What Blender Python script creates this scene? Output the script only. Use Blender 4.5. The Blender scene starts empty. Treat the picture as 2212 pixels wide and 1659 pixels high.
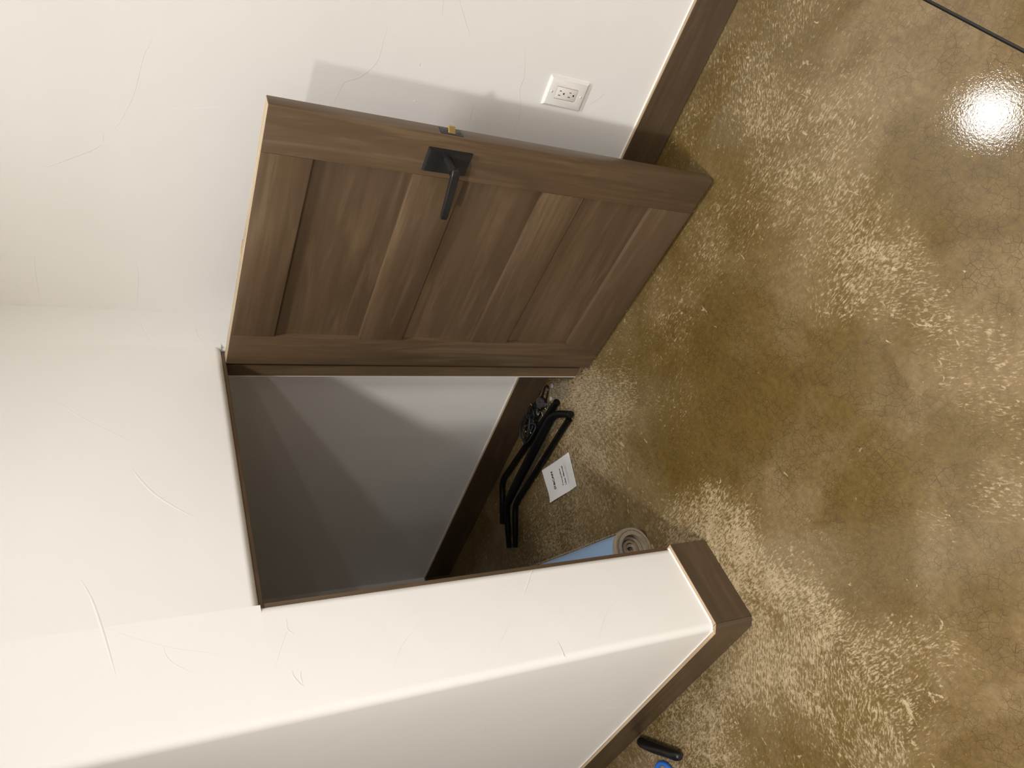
import bpy, bmesh, math, random
from mathutils import Vector, Matrix, noise

random.seed(7)
SC = bpy.context.scene
COL = SC.collection

# ------------------------------------------------------------------ camera
F_PX, CAM = 1591.93, Vector((-1.824, -1.4758, 1.5426))
YAW, PITCH, ROLL = 0.8004, -0.5032, -0.0029
fw = Vector((math.cos(PITCH) * math.sin(YAW), math.cos(PITCH) * math.cos(YAW), math.sin(PITCH)))
rt = Vector((math.cos(YAW), -math.sin(YAW), 0))
up = rt.cross(fw)
r2 = math.cos(ROLL) * rt + math.sin(ROLL) * up
u2 = -math.sin(ROLL) * rt + math.cos(ROLL) * up
cam_data = bpy.data.cameras.new('camera')
cam_data.sensor_fit = 'HORIZONTAL'
cam_data.sensor_width = 36.0
cam_data.lens = 36.0 * F_PX / 2212.0
cam_data.clip_start = 0.02
cam = bpy.data.objects.new('camera', cam_data)
COL.objects.link(cam)
# the phone was held upright: the picture's long side is the vertical of the room
m = Matrix((-u2, r2, -fw)).transposed().to_4x4()
m.translation = CAM
cam.matrix_world = m
SC.camera = cam

# ------------------------------------------------------------------ world, lamps, exposure
world = bpy.data.worlds.new('world')
SC.world = world
world.use_nodes = True
world.node_tree.nodes['Background'].inputs[0].default_value = (1.0, 0.9, 0.78, 1)
world.node_tree.nodes['Background'].inputs[1].default_value = 0.0
SC.view_settings.view_transform = 'Standard'
SC.view_settings.look = 'None'
SC.view_settings.gamma = 1.0
SC.view_settings.use_curve_mapping = False
SC.view_settings.exposure = -0.09

CEIL = 2.6
LAMP_COLOR = (1.0, 0.985, 0.965)
# recessed ceiling lights on a grid: near ones from shadows, far ones added fill
LAMPS = [(-0.85, -0.82, 15.0), (-2.55, -0.82, 46.0), (-4.2, -0.9, 40.0), (-5.85, -0.9, 24.0)]
LAMPS += [(x, y, wx * wy)
          for x, wx in ((-0.85, 1.1), (-2.55, 1.2), (-4.2, 1.4), (-5.85, 1.4), (-7.5, 1.4))
          for y, wy in ((-1.87, 10.5), (-2.88, 9.5), (-3.85, 9.0), (-5.0, 8.5), (-6.2, 8.0))]
LAMPS.append((0.756, -0.965, 10.0))      # added behind the right wall to make the glint on the floor
for x, y, w in LAMPS:
    l = bpy.data.lights.new('ceiling_and_fill_lamp', 'AREA')
    l.shape = 'DISK'
    l.size = 0.17
    l.energy = w
    l.spread = math.radians(138 if y > -1 else 160)      # narrower spread by the wall, set to even out its brightness
    l.color = LAMP_COLOR
    o = bpy.data.objects.new('ceiling_and_fill_lamp', l)
    o.location = (x, y, CEIL - 0.006)
    COL.objects.link(o)

# ------------------------------------------------------------------ helpers
def link(name, me, parent=None, mat=None):
    o = bpy.data.objects.new(name, me)
    COL.objects.link(o)
    if parent is not None:
        o.parent = parent
    if mat is not None:
        mats = mat if isinstance(mat, (list, tuple)) else [mat]
        for k in mats:
            o.data.materials.append(k)
    return o

def obj(name, bm, mat, parent=None, smooth=None):
    bmesh.ops.recalc_face_normals(bm, faces=bm.faces[:])
    me = bpy.data.meshes.new(name)
    bm.to_mesh(me)
    bm.free()
    if smooth is not None:
        for p in me.polygons:
            p.use_smooth = True
        me.set_sharp_from_angle(angle=math.radians(smooth))
    return link(name, me, parent, mat)

def empty(name, loc, rotz=0.0):
    o = bpy.data.objects.new(name, None)
    o.location = loc
    o.rotation_euler = (0, 0, rotz)
    o.empty_display_size = 0.05
    COL.objects.link(o)
    return o

def tag(o, label, cat, group=None):
    o['label'] = label
    o['category'] = cat
    if group:
        o['group'] = group
    return o

def struct(o, label=None, cat=None):
    o['kind'] = 'structure'
    if label:
        o['label'] = label
    if cat:
        o['category'] = cat
    return o

def box(bm, x0, x1, y0, y1, z0, z1, bev=0.0, seg=2, mi=0):
    vs = [bm.verts.new(v) for v in [(x0, y0, z0), (x1, y0, z0), (x1, y1, z0), (x0, y1, z0),
                                    (x0, y0, z1), (x1, y0, z1), (x1, y1, z1), (x0, y1, z1)]]
    fs = [bm.faces.new([vs[i] for i in f]) for f in
          [(0, 3, 2, 1), (4, 5, 6, 7), (0, 1, 5, 4), (1, 2, 6, 5), (2, 3, 7, 6), (3, 0, 4, 7)]]
    for f in fs:
        f.material_index = mi
    if bev > 0:
        es = list({e for f in fs for e in f.edges})
        bmesh.ops.bevel(bm, geom=es, offset=bev, segments=seg, affect='EDGES', profile=0.5)
    return fs

def prism(bm, pts, a0, a1, axis='z', mi=0):
    """extrude a closed 2D outline along an axis; pts in the other two axes in order"""
    def mk(p, a):
        if axis == 'z': return (p[0], p[1], a)
        if axis == 'x': return (a, p[0], p[1])
        return (p[0], a, p[1])
    lo = [bm.verts.new(mk(p, a0)) for p in pts]
    hi = [bm.verts.new(mk(p, a1)) for p in pts]
    n = len(pts)
    fs = [bm.faces.new(lo), bm.faces.new(hi)]
    for i in range(n):
        fs.append(bm.faces.new((lo[i], lo[(i + 1) % n], hi[(i + 1) % n], hi[i])))
    for f in fs:
        f.material_index = mi
    return fs

def arc(cx, cy, r, a0, a1, n=7):
    return [(cx + r * math.cos(math.radians(a0 + (a1 - a0) * i / n)),
             cy + r * math.sin(math.radians(a0 + (a1 - a0) * i / n))) for i in range(n + 1)]

def smooth_path(pts, radii, n=8):
    """round the corners of a polyline with Catmull-Rom-like sampling"""
    out, rr = [], []
    P = [Vector(p) for p in pts]
    for i in range(len(P) - 1):
        p0 = P[max(i - 1, 0)]; p1 = P[i]; p2 = P[i + 1]; p3 = P[min(i + 2, len(P) - 1)]
        for k in range(n):
            t = k / n
            out.append(0.5 * ((2 * p1) + (p2 - p0) * t + (2 * p0 - 5 * p1 + 4 * p2 - p3) * t * t
                              + (3 * p1 - p0 - 3 * p2 + p3) * t ** 3))
            rr.append(radii[i] * (1 - t) + radii[i + 1] * t)
    out.append(P[-1]); rr.append(radii[-1])
    return out, rr

def tube(bm, path, radii, seg=12, closed=False, caps=True, flat=1.0):
    n = len(path)
    rings = []
    prev = None
    for i, p in enumerate(path):
        if closed:
            t = (path[(i + 1) % n] - path[i - 1]).normalized()
        else:
            t = (path[min(i + 1, n - 1)] - path[max(i - 1, 0)]).normalized()
        if prev is None:
            a = Vector((0, 0, 1)) if abs(t.z) < 0.9 else Vector((1, 0, 0))
            nrm = (a - t * a.dot(t)).normalized()
        else:
            nrm = (prev - t * prev.dot(t)).normalized()
        prev = nrm
        b = t.cross(nrm)
        r = radii[i] if isinstance(radii, (list, tuple)) else radii
        rings.append([bm.verts.new(p + (nrm * math.cos(2 * math.pi * k / seg) * flat + b * math.sin(2 * math.pi * k / seg)) * r)
                      for k in range(seg)])
    m_ = n if closed else n - 1
    for i in range(m_):
        A, B = rings[i], rings[(i + 1) % n]
        for k in range(seg):
            bm.faces.new((A[k], A[(k + 1) % seg], B[(k + 1) % seg], B[k]))
    if caps and not closed:
        bm.faces.new(rings[0]); bm.faces.new(rings[-1])
    return rings

# ------------------------------------------------------------------ materials
class NT:
    def __init__(self, name):
        self.m = bpy.data.materials.new(name)
        self.m.use_nodes = True
        self.t = self.m.node_tree
        self.b = self.t.nodes['Principled BSDF']
    def n(self, kind, **kw):
        nd = self.t.nodes.new(kind)
        for k, v in kw.items():
            if isinstance(k, str) and hasattr(nd, k):
                setattr(nd, k, v)
            else:
                nd.inputs[k].default_value = v
        return nd
    def l(self, a, b):
        self.t.links.new(a, b)
    def noise(self, vec, scale, detail=2, rough=0.5, dist=0.0):
        nd = self.n('ShaderNodeTexNoise')
        nd.inputs['Scale'].default_value = scale
        nd.inputs['Detail'].default_value = detail
        nd.inputs['Roughness'].default_value = rough
        nd.inputs['Distortion'].default_value = dist
        self.l(vec, nd.inputs['Vector'])
        return nd.outputs['Fac']
    def mapping(self, vec, scale=(1, 1, 1), rot=(0, 0, 0), loc=(0, 0, 0)):
        nd = self.n('ShaderNodeMapping')
        nd.inputs['Scale'].default_value = scale
        nd.inputs['Rotation'].default_value = rot
        nd.inputs['Location'].default_value = loc
        self.l(vec, nd.inputs['Vector'])
        return nd.outputs['Vector']
    def math(self, op, a, b=None, c=None, clamp=False):
        nd = self.n('ShaderNodeMath', operation=op)
        nd.use_clamp = clamp
        for i, v in enumerate((a, b, c)):
            if v is None: continue
            if isinstance(v, (int, float)): nd.inputs[i].default_value = v
            else: self.l(v, nd.inputs[i])
        return nd.outputs[0]
    def rng(self, v, a0, a1, b0=0.0, b1=1.0, smooth=True):
        nd = self.n('ShaderNodeMapRange')
        nd.interpolation_type = 'SMOOTHSTEP' if smooth else 'LINEAR'
        for i, x in enumerate((v, a0, a1, b0, b1)):
            if isinstance(x, (int, float)): nd.inputs[i].default_value = x
            else: self.l(x, nd.inputs[i])
        return nd.outputs[0]
    def mix(self, f, a, b, blend='MIX'):
        nd = self.n('ShaderNodeMix', data_type='RGBA', blend_type=blend)
        for sock, v in ((nd.inputs[0], f), (nd.inputs[6], a), (nd.inputs[7], b)):
            if isinstance(v, (int, float)): sock.default_value = v
            elif isinstance(v, tuple): sock.default_value = (*v, 1) if len(v) == 3 else v
            else: self.l(v, sock)
        return nd.outputs[2]
    def bump(self, h, strength, dist, normal=None):
        nd = self.n('ShaderNodeBump')
        nd.inputs['Strength'].default_value = strength
        nd.inputs['Distance'].default_value = dist
        self.l(h, nd.inputs['Height'])
        if normal is not None: self.l(normal, nd.inputs['Normal'])
        return nd.outputs['Normal']
    def objco(self):
        """object coordinates shifted by a random amount per object, so repeats differ"""
        tc = self.n('ShaderNodeTexCoord').outputs['Object']
        r = self.n('ShaderNodeObjectInfo').outputs['Random']
        c = self.n('ShaderNodeCombineXYZ')
        s = self.math('MULTIPLY', r, 37.0)
        for i in range(3): self.l(s, c.inputs[i])
        a = self.n('ShaderNodeVectorMath', operation='ADD')
        self.l(tc, a.inputs[0]); self.l(c.outputs[0], a.inputs[1])
        return a.outputs[0]

def plain(name, col, rough=0.5, metal=0.0, var=0.06, vscale=30.0, bump=0.0, bscale=200.0, spec=0.5):
    k = NT(name)
    tc = k.objco()
    f = k.noise(tc, vscale, 3)
    dark = tuple(c * (1 - var) for c in col)
    lite = tuple(min(1, c * (1 + var)) for c in col)
    k.l(k.mix(f, dark, lite), k.b.inputs['Base Color'])
    k.b.inputs['Roughness'].default_value = rough
    k.b.inputs['Metallic'].default_value = metal
    k.b.inputs['Specular IOR Level'].default_value = spec
    if bump > 0:
        k.l(k.bump(k.noise(tc, bscale, 2), bump, 0.001), k.b.inputs['Normal'])
    return k.m

def wall_paint(name, col):
    k = NT(name)
    geo = k.n('ShaderNodeNewGeometry').outputs['Position']
    f = k.noise(geo, 2.2, 3)
    k.l(k.mix(f, tuple(c * 0.975 for c in col), tuple(c * 1.02 for c in col)), k.b.inputs['Base Color'])
    k.b.inputs['Roughness'].default_value = 0.42
    k.b.inputs['Specular IOR Level'].default_value = 0.4
    h1 = k.noise(geo, 3.5, 3, 0.55, 0.4)
    h2 = k.noise(geo, 160, 2)
    h = k.math('ADD', k.math('MULTIPLY', h1, 1.0), k.math('MULTIPLY', h2, 0.02))
    k.l(k.bump(h, 0.35, 0.006), k.b.inputs['Normal'])
    return k.m

def stained_wood(name, axis, tint=1.0):
    """dark stained alder; grain runs along the given local axis"""
    k = NT(name)
    co = k.objco()
    sc = {'x': (0.9, 9, 9), 'y': (9, 0.9, 9), 'z': (9, 9, 0.9)}[axis]
    sf = {'x': (3, 90, 90), 'y': (90, 3, 90), 'z': (90, 90, 3)}[axis]
    v = k.mapping(co, sc)
    big = k.noise(v, 1.0, 4, 0.55, 0.6)
    bands = k.noise(k.mapping(co, tuple(s * 2.6 for s in sc)), 1.0, 3, 0.6, 1.2)
    fine = k.noise(k.mapping(co, sf), 1.0, 3, 0.6, 0.3)
    cloud = k.noise(co, 5.0, 2, 0.5, 0.5)
    c1, c2, c3 = (0.095, 0.060, 0.033), (0.140, 0.090, 0.049), (0.190, 0.126, 0.070)
    c1, c2, c3 = [tuple(a * tint for a in c) for c in (c1, c2, c3)]
    base = k.mix(k.rng(big, 0.3, 0.7), c1, c2)
    base = k.mix(k.math('MULTIPLY', k.rng(bands, 0.45, 0.72), 0.6), base, c3)
    base = k.mix(k.math('MULTIPLY', k.rng(fine, 0.35, 0.65), 0.25), base, tuple(a * 0.55 for a in c1))
    base = k.mix(k.math('MULTIPLY', k.rng(cloud, 0.35, 0.7), 0.3), base, (0.098 * tint, 0.058 * tint, 0.034 * tint))
    k.l(base, k.b.inputs['Base Color'])
    k.b.inputs['Roughness'].default_value = 0.36
    k.b.inputs['Specular IOR Level'].default_value = 0.5
    k.l(k.bump(k.math('ADD', fine, k.math('MULTIPLY', bands, 1.5)), 0.12, 0.0012), k.b.inputs['Normal'])
    return k.m

def raw_wood(name, c1, c2, axis):
    k = NT(name)
    co = k.objco()
    sf = {'x': (4, 160, 160), 'y': (160, 4, 160), 'z': (160, 160, 4)}[axis]
    f = k.noise(k.mapping(co, sf), 1.0, 3)
    g = k.noise(co, 30, 3)
    k.l(k.mix(k.math('MULTIPLY', g, 0.35), k.mix(k.rng(f, 0.3, 0.7), c1, c2), tuple(a * 0.5 for a in c1)), k.b.inputs['Base Color'])
    k.b.inputs['Roughness'].default_value = 0.55
    k.l(k.bump(g, 0.3, 0.001), k.b.inputs['Normal'])
    return k.m

def stained_concrete(name):
    k = NT(name)
    geo = k.n('ShaderNodeNewGeometry').outputs['Position']
    at = k.n('ShaderNodeAttribute', attribute_name='wear')
    sep = k.n('ShaderNodeSeparateColor')
    k.l(at.outputs['Color'], sep.inputs[0])
    wear = sep.outputs[0]
    c2 = k.math('MULTIPLY_ADD', sep.outputs[1], 2.0, -1.0)
    s2 = k.math('MULTIPLY_ADD', sep.outputs[2], 2.0, -1.0)
    # trowel streaks in four directions, blended by the direction field
    wn = k.n('ShaderNodeTexNoise')
    wn.inputs['Scale'].default_value = 9.0
    wn.inputs['Detail'].default_value = 2
    k.l(geo, wn.inputs['Vector'])
    wv = k.n('ShaderNodeVectorMath', operation='MULTIPLY_ADD')
    k.l(wn.outputs['Color'], wv.inputs[0])
    wv.inputs[1].default_value = (0.03, 0.03, 0.0)
    k.l(geo, wv.inputs[2])
    warped = wv.outputs[0]
    num = den = None
    for i, a in enumerate((0, 45, 90, 135)):
        d = math.radians(2 * a)
        w = k.math('ADD', k.math('MULTIPLY', c2, math.cos(d)), k.math('MULTIPLY', s2, math.sin(d)))
        w = k.math('POWER', k.math('MAXIMUM', w, 0.001), 2.0)
        rot = k.mapping(warped, (1, 1, 1), (0, 0, -math.radians(a)))
        v = k.mapping(rot, (72, 225, 1), (0, 0, 0), (i * 13.7, i * 5.1, 0))
        s = k.noise(v, 1.0, 5, 0.62, 0.55)
        num = k.math('MULTIPLY', w, s) if num is None else k.math('MULTIPLY_ADD', w, s, num)
        den = w if den is None else k.math('ADD', den, w)
    streak = k.math('DIVIDE', num, den)
    blot = k.noise(warped, 62, 5, 0.68, 0.3)
    clus = k.noise(geo, 6.5, 4, 0.6, 0.8)
    h = k.math('ADD', k.math('MULTIPLY', streak, 0.72), k.math('MULTIPLY', blot, 0.28))
    h = k.math('ADD', h, k.math('MULTIPLY', k.math('SUBTRACT', clus, 0.5), 0.22))
    h = k.math('ADD', h, k.math('MULTIPLY', k.math('SUBTRACT', wear, 0.5), 0.36))
    mask = k.rng(h, 0.525, 0.64)
    soft = k.rng(h, 0.40, 0.60)
    # larger bare flakes
    flake = k.noise(k.mapping(warped, (20, 34, 1), (0, 0, 0.9)), 1.0, 5, 0.6, 0.8)
    flake = k.math('ADD', flake, k.math('MULTIPLY', k.math('SUBTRACT', wear, 0.5), 0.12))
    mask = k.math('MAXIMUM', mask, k.rng(flake, 0.655, 0.685))
    # stain colours
    f1 = k.noise(geo, 2.1, 4, 0.55, 0.6)
    f2 = k.noise(geo, 5.5, 3, 0.55, 1.0)
    f3 = k.noise(geo, 60, 4, 0.7)
    stain = k.mix(k.rng(f1, 0.38, 0.64), (0.100, 0.061, 0.0115), (0.160, 0.108, 0.047))
    stain = k.mix(k.math('MULTIPLY', k.rng(f2, 0.45, 0.72), 0.65), stain, (0.084, 0.048, 0.009))
    stain = k.mix(k.rng(f3, 0.25, 0.75), tuple(0.8 * c for c in (1, 1, 1)), tuple(1.2 for c in (1, 1, 1))), stain
    stain = k.mix(1.0, stain[1], stain[0], 'MULTIPLY')
    stain = k.mix(k.math('MULTIPLY', soft, 0.28), stain, (0.22, 0.155, 0.072))
    cream = k.mix(k.rng(f3, 0.3, 0.7), (0.26, 0.195, 0.106), (0.41, 0.318, 0.188))
    speck = k.noise(k.mapping(warped, (150, 260, 1), (0, 0, 0.7)), 1.0, 3, 0.7, 0.5)
    mask = k.math('MULTIPLY', mask, k.rng(speck, 0.60, 0.66, 1.0, 0.15))
    col = k.mix(mask, stain, cream)
    # fine crazing of the sealed surface
    cn = k.n('ShaderNodeTexNoise')
    cn.inputs['Scale'].default_value = 45.0
    cn.inputs['Detail'].default_value = 3
    k.l(geo, cn.inputs['Vector'])
    cv = k.n('ShaderNodeVectorMath', operation='MULTIPLY_ADD')
    k.l(cn.outputs['Color'], cv.inputs[0])
    cv.inputs[1].default_value = (0.014, 0.014, 0.0)
    k.l(geo, cv.inputs[2])
    craz = None
    for sc, wd in ((52.0, 0.055), (105.0, 0.07)):
        vo = k.n('ShaderNodeTexVoronoi', feature='DISTANCE_TO_EDGE', voronoi_dimensions='2D')
        vo.inputs['Scale'].default_value = sc
        k.l(cv.outputs[0], vo.inputs['Vector'])
        ln = k.rng(vo.outputs['Distance'], 0.0, wd, 1.0, 0.0)
        if sc > 60: ln = k.math('MULTIPLY', ln, 0.75)
        craz = ln if craz is None else k.math('MAXIMUM', craz, ln)
    part = k.rng(k.noise(geo, 14, 3, 0.6), 0.34, 0.58)
    amt = k.math('MULTIPLY', k.math('MULTIPLY', craz, part), k.rng(wear, 0.15, 0.55, 0.95, 0.2))
    amt = k.math('MULTIPLY', amt, k.math('SUBTRACT', 1.0, k.math('MULTIPLY', mask, 0.7)))
    col = k.mix(k.math('MULTIPLY', amt, 0.8), col, (0.040, 0.022, 0.006))
    k.l(col, k.b.inputs['Base Color'])
    k.b.inputs['Roughness'].default_value = 0.48
    k.b.inputs['Specular IOR Level'].default_value = 0.35
    hb = k.math('ADD', k.math('MULTIPLY', mask, -0.5), k.math('MULTIPLY', craz, -0.4))
    k.l(k.bump(hb, 0.25, 0.0008), k.b.inputs['Normal'])
    # sealer coat with an orange-peel surface
    k.b.inputs['Coat Weight'].default_value = 0.6
    k.b.inputs['Coat Roughness'].default_value = 0.05
    peel = k.noise(geo, 190, 3, 0.6)
    roll = k.noise(geo, 22, 2, 0.5)
    k.l(k.bump(k.math('ADD', peel, k.math('MULTIPLY', roll, 0.8)), 0.12, 0.0012), k.b.inputs['Coat Normal'])
    return k.m

WALL = wall_paint('wall_paint_warm_white', (0.84, 0.82, 0.785))
CEILING_PAINT = plain('ceiling_paint', (0.86, 0.85, 0.83), 0.7, var=0.02)
CAULK = plain('white_caulk', (0.84, 0.82, 0.78), 0.4, var=0.02)
FLOOR = stained_concrete('stained_concrete')
JOINT = plain('joint_filler', (0.03, 0.025, 0.02), 0.8)
WOOD = {a: stained_wood('stained_alder_' + a, a) for a in 'xyz'}
WOODB = {a: stained_wood('stained_baseboard_' + a, a, 0.66) for a in 'xyz'}
RAW = {a: raw_wood('raw_wood_' + a, (0.36, 0.25, 0.15), (0.52, 0.39, 0.25), a) for a in 'xyz'}
BLACK_METAL = plain('matte_black_metal', (0.012, 0.0115, 0.012), 0.38, var=0.15, vscale=80, spec=0.5)
BLACK_TUBE = plain('black_painted_steel', (0.0035, 0.0035, 0.0035), 0.36, var=0.15, spec=0.22)
BRASS = plain('polished_brass', (0.93, 0.78, 0.46), 0.22, 1.0)
STEEL = plain('zinc_steel', (0.62, 0.61, 0.58), 0.28, 1.0)
PLASTIC = plain('white_plastic', (0.83, 0.80, 0.755), 0.28, var=0.01)
PLASTIC2 = plain('receptacle_plastic', (0.80, 0.76, 0.71), 0.33, var=0.01)
SCREW_SLOT = plain('screw_slot_grey', (0.30, 0.28, 0.26), 0.6)
SLOT = plain('dark_slot', (0.03, 0.025, 0.02), 0.7)
PAPER = plain('white_paper', (0.82, 0.80, 0.78), 0.6, var=0.03, vscale=60)
INK = plain('black_ink', (0.015, 0.015, 0.018), 0.6)
BACKING = plain('blue_rug_backing', (0.29, 0.43, 0.63), 0.8, var=0.08, vscale=120, bump=0.4, bscale=900)
PILE = plain('tan_rug_pile', (0.33, 0.265, 0.19), 0.95, var=0.45, vscale=260, bump=1.0, bscale=500)
RUBBER = plain('black_rubber', (0.006, 0.006, 0.0065), 0.3, var=0.1)
BLACK_CORD = plain('black_cord', (0.010, 0.0095, 0.009), 0.6, var=0.2, vscale=300)
GREY_WEB = plain('grey_webbing', (0.048, 0.042, 0.040), 0.75, var=0.25, vscale=300)
BLUE = plain('blue_plastic', (0.022, 0.13, 0.50), 0.35, var=0.08)
PLY = raw_wood('plywood_edge', (0.40, 0.30, 0.19), (0.62, 0.50, 0.35), 'x')

def clear_plastic(name, rough=0.1, haze=0.10, ior=1.5):
    k = NT(name)
    co = k.objco()
    nrm = k.bump(k.noise(co, 150, 3, 0.7), 0.9, 0.004)
    tr = k.n('ShaderNodeBsdfTransparent')
    tr.inputs[0].default_value = (0.97, 0.97, 0.97, 1)
    k.b.inputs['Base Color'].default_value = (0.80, 0.80, 0.80, 1)
    k.b.inputs['Roughness'].default_value = rough
    k.b.inputs['Specular IOR Level'].default_value = 1.0
    k.l(nrm, k.b.inputs['Normal'])
    fr_ = k.n('ShaderNodeFresnel')
    fr_.inputs['IOR'].default_value = ior
    k.l(nrm, fr_.inputs['Normal'])
    mx = k.n('ShaderNodeMixShader')
    k.l(k.math('ADD', fr_.outputs[0], haze, clamp=True), mx.inputs[0])
    k.l(tr.outputs[0], mx.inputs[1]); k.l(k.b.outputs[0], mx.inputs[2])
    k.l(mx.outputs[0], k.t.nodes['Material Output'].inputs['Surface'])
    return k.m
CLEAR = clear_plastic('clear_plastic', 0.15, 0.10, 1.3)
CLEAR_BAG = clear_plastic('clear_bag_film', 0.10, 0.03, 1.12)

# ------------------------------------------------------------------ measured layout (metres)
W = 1.2336            # outside corner of the closet wall
OP_L, OP_R = 0.9775, 0.1495   # closet opening
OP_H = 1.2565
WT = 0.115            # wall thickness
TB, BH = 0.0126, 0.1327       # baseboard thickness and height
R = 0.02              # bullnose radius
BACK = 1.66           # closet back wall
JOINT_Y = -1.400

# ------------------------------------------------------------------ floor
WEAR= [(-0.346, 0.076, 0.15, 0.66), (-0.457, 0.274, 0.17, 0.78), (-0.22, 0.20, 0.10, 0.8), (-0.636, 0.26, 0.147, 0.45), (-0.508, 0.689, 0.18, 0.7),
    (-1.45, 0.75, 0.2, 0.6), (-1.75, 0.25, 0.2, 0.5), (-1.4, 1.1, 0.3, 0.55), (-0.15, 0.75, 0.2, 0.5), (-0.4, 1.3, 0.3, 0.5), (-0.623, -0.167, 0.084,
    0.45), (-0.216, -1.145, 0.133, 0.5), (-0.262, -1.051, 0.124, 0.65), (-0.509, -1.071, 0.108, 0.6), (-0.6, -1.141, 0.064, 0.6), (-0.534, -1.277,
    0.114, 0.35), (-0.069, -0.947, 0.105, 0.5), (-0.25, -0.866, 0.075, 0.4), (-0.695, -0.989, 0.083, 0.55), (-0.71, -0.881, 0.115, 0.62), (-0.874,
    -0.891, 0.079, 0.65), (-1.006, -0.929, 0.064, 0.62), (-1.148, -0.882, 0.067, 0.55), (-1.208, -0.912, 0.057, 0.5), (-1.187, -0.756, 0.063, 0.3),
    (-0.684, -1.247, 0.09, 0.2), (-0.765, -1.305, 0.038, 0.45), (-0.612, -0.71, 0.088, 0.35), (-0.424, -0.686, 0.086, 0.5), (-0.373, -0.426, 0.084,
    0.45), (-0.309, -0.156, 0.096, 0.45), (-0.454, -0.247, 0.087, 0.35), (-1.03, -0.056, 0.122, 0.8), (-1.197, -0.08, 0.123, 0.8), (-0.891, 0.021,
    0.121, 0.7), (-1.313, 0.136, 0.13, 0.7), (-1.289, -0.118, 0.095, 0.65), (-1.451, -0.112, 0.108, 0.68), (-1.57, -0.118, 0.093, 0.6), (-1.526,
    -0.344, 0.083, 0.55), (-1.615, -0.312, 0.073, 0.6), (-1.366, 0.4, 0.132, 0.75), (-1.194, 0.522, 0.12, 0.7), (-1.488, 0.177, 0.091, 0.35), (-1.139,
    -0.273, 0.084, 0.35), (-1.404, -0.746, 0.049, 0.55), (-1.358, -0.608, 0.047, 0.45), (-1.129, -0.484, 0.066, 0.2), (-0.836, -0.478, 0.13, 0.12),
    (-1.021, -0.499, 0.145, 0.1), (-0.819, -0.276, 0.097, 0.15), (-0.65, 0.023, 0.104, 0.2), (-0.966, -1.188, 0.077, 0.05), (-1.507, -0.627, 0.084,
    0.15), (-1.712, -0.351, 0.068, 0.15), (-1.039, -0.754, 0.077, 0.12), (-1.046, -1.067, 0.065, 0.08), (-0.76, -1.123, 0.075, 0.15), (-0.661, -0.541,
    0.115, 0.15), (-0.723, -0.063, 0.084, 0.1), (-1.354, -0.427, 0.095, 0.25), (-1.256, -0.684, 0.071, 0.2), (-0.748, -1.438, 0.036, 0.3), (-0.777,
    -1.358, 0.044, 0.1)]
STREAK= [(-0.154, -1.068, 131.2), (-0.318, -0.945, 120.0), (-0.022, -0.939, 110.1), (-0.483, -1.058, 100.1), (-0.63, -1.11, 92.8), (-0.618, -1.27,
    81.0), (-0.713, -1.36, 75.7), (-0.701, -0.928, 86.4), (-0.863, -0.936, 68.2), (-0.999, -0.936, 58.0), (-1.161, -0.895, 57.9), (-1.253, -0.891,
    39.4), (-0.36, -0.752, 97.6), (-0.573, -0.728, 76.1), (-0.576, -0.502, 93.9), (-0.766, -0.723, 145.8), (-1.187, -0.756, 26.5), (-1.288, -0.722,
    28.9), (-1.03, -0.056, 99.6), (-1.214, -0.152, 98.0), (-1.339, -0.266, 96.2), (-1.387, -0.059, 147.0), (-1.57, -0.118, 160.0), (-1.602, -0.326,
    83.5), (-1.536, -0.364, 78.1), (-1.399, -0.739, 18.8), (-1.326, -0.582, 66.7), (-1.325, 0.25, 111.2), (-0.369, 0.099, 43.3), (-0.483, 0.218,
    167.2), (-0.567, 0.517, 92.9), (-1.635, -0.495, 1.5)]
def frange(a, b, s):
    n = max(1, round((b - a) / s))
    return [a + (b - a) * i / n for i in range(n + 1)]
def build_floor():
    xs = sorted(set([-9.0, -6.5, -5.0, -3.5, -2.6] + frange(-2.0, 0.0, 0.03) + [0.12, 1.2, 3.0]))
    ys = sorted(set([-8.0, -6.0, -4.5, -3.0, -2.2] + frange(-1.9, JOINT_Y - 0.006, 0.03)
                    + [JOINT_Y - 0.0035, JOINT_Y - 0.0025, JOINT_Y + 0.0025, JOINT_Y + 0.0035]
                    + frange(JOINT_Y + 0.006, 1.7, 0.03) + [2.2, 3.5, 6.0]))
    bm = bmesh.new()
    lay = bm.verts.layers.float_color.new('wear')
    grid = []
    for y in ys:
        row = []
        for x in xs:
            z = -0.012 if abs(y - JOINT_Y) < 0.003 else 0.0
            v = bm.verts.new((x, y, z))
            num, den = 0.30 * 0.02, 0.02
            for bx, by, r, w in WEAR:
                g = math.exp(-((x - bx) ** 2 + (y - by) ** 2) / (r * r))
                num += g * w; den += g
            wear = num / den
            c = s = 1e-4
            for sx, sy, a in STREAK:
                g = math.exp(-((x - sx) ** 2 + (y - sy) ** 2) / (0.16 ** 2)) + 1e-6
                c += g * math.cos(math.radians(2 * a)); s += g * math.sin(math.radians(2 * a))
            h = math.hypot(c, s)
            v[lay] = (wear, 0.5 + 0.5 * c / h, 0.5 + 0.5 * s / h, 1.0)
            row.append(v)
        grid.append(row)
    for j in range(len(ys) - 1):
        mid = (ys[j] + ys[j + 1]) / 2
        for i in range(len(xs) - 1):
            f = bm.faces.new((grid[j][i], grid[j][i + 1], grid[j + 1][i + 1], grid[j + 1][i]))
            f.material_index = 1 if abs(mid - JOINT_Y) < 0.0032 else 0
    me = bpy.data.meshes.new('floor')
    bm.to_mesh(me); bm.free()
    o = link('floor', me, None, [FLOOR, JOINT])
    return struct(o, 'brown stained concrete floor with cream trowel marks and a dark saw joint', 'floor')
build_floor()

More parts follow.
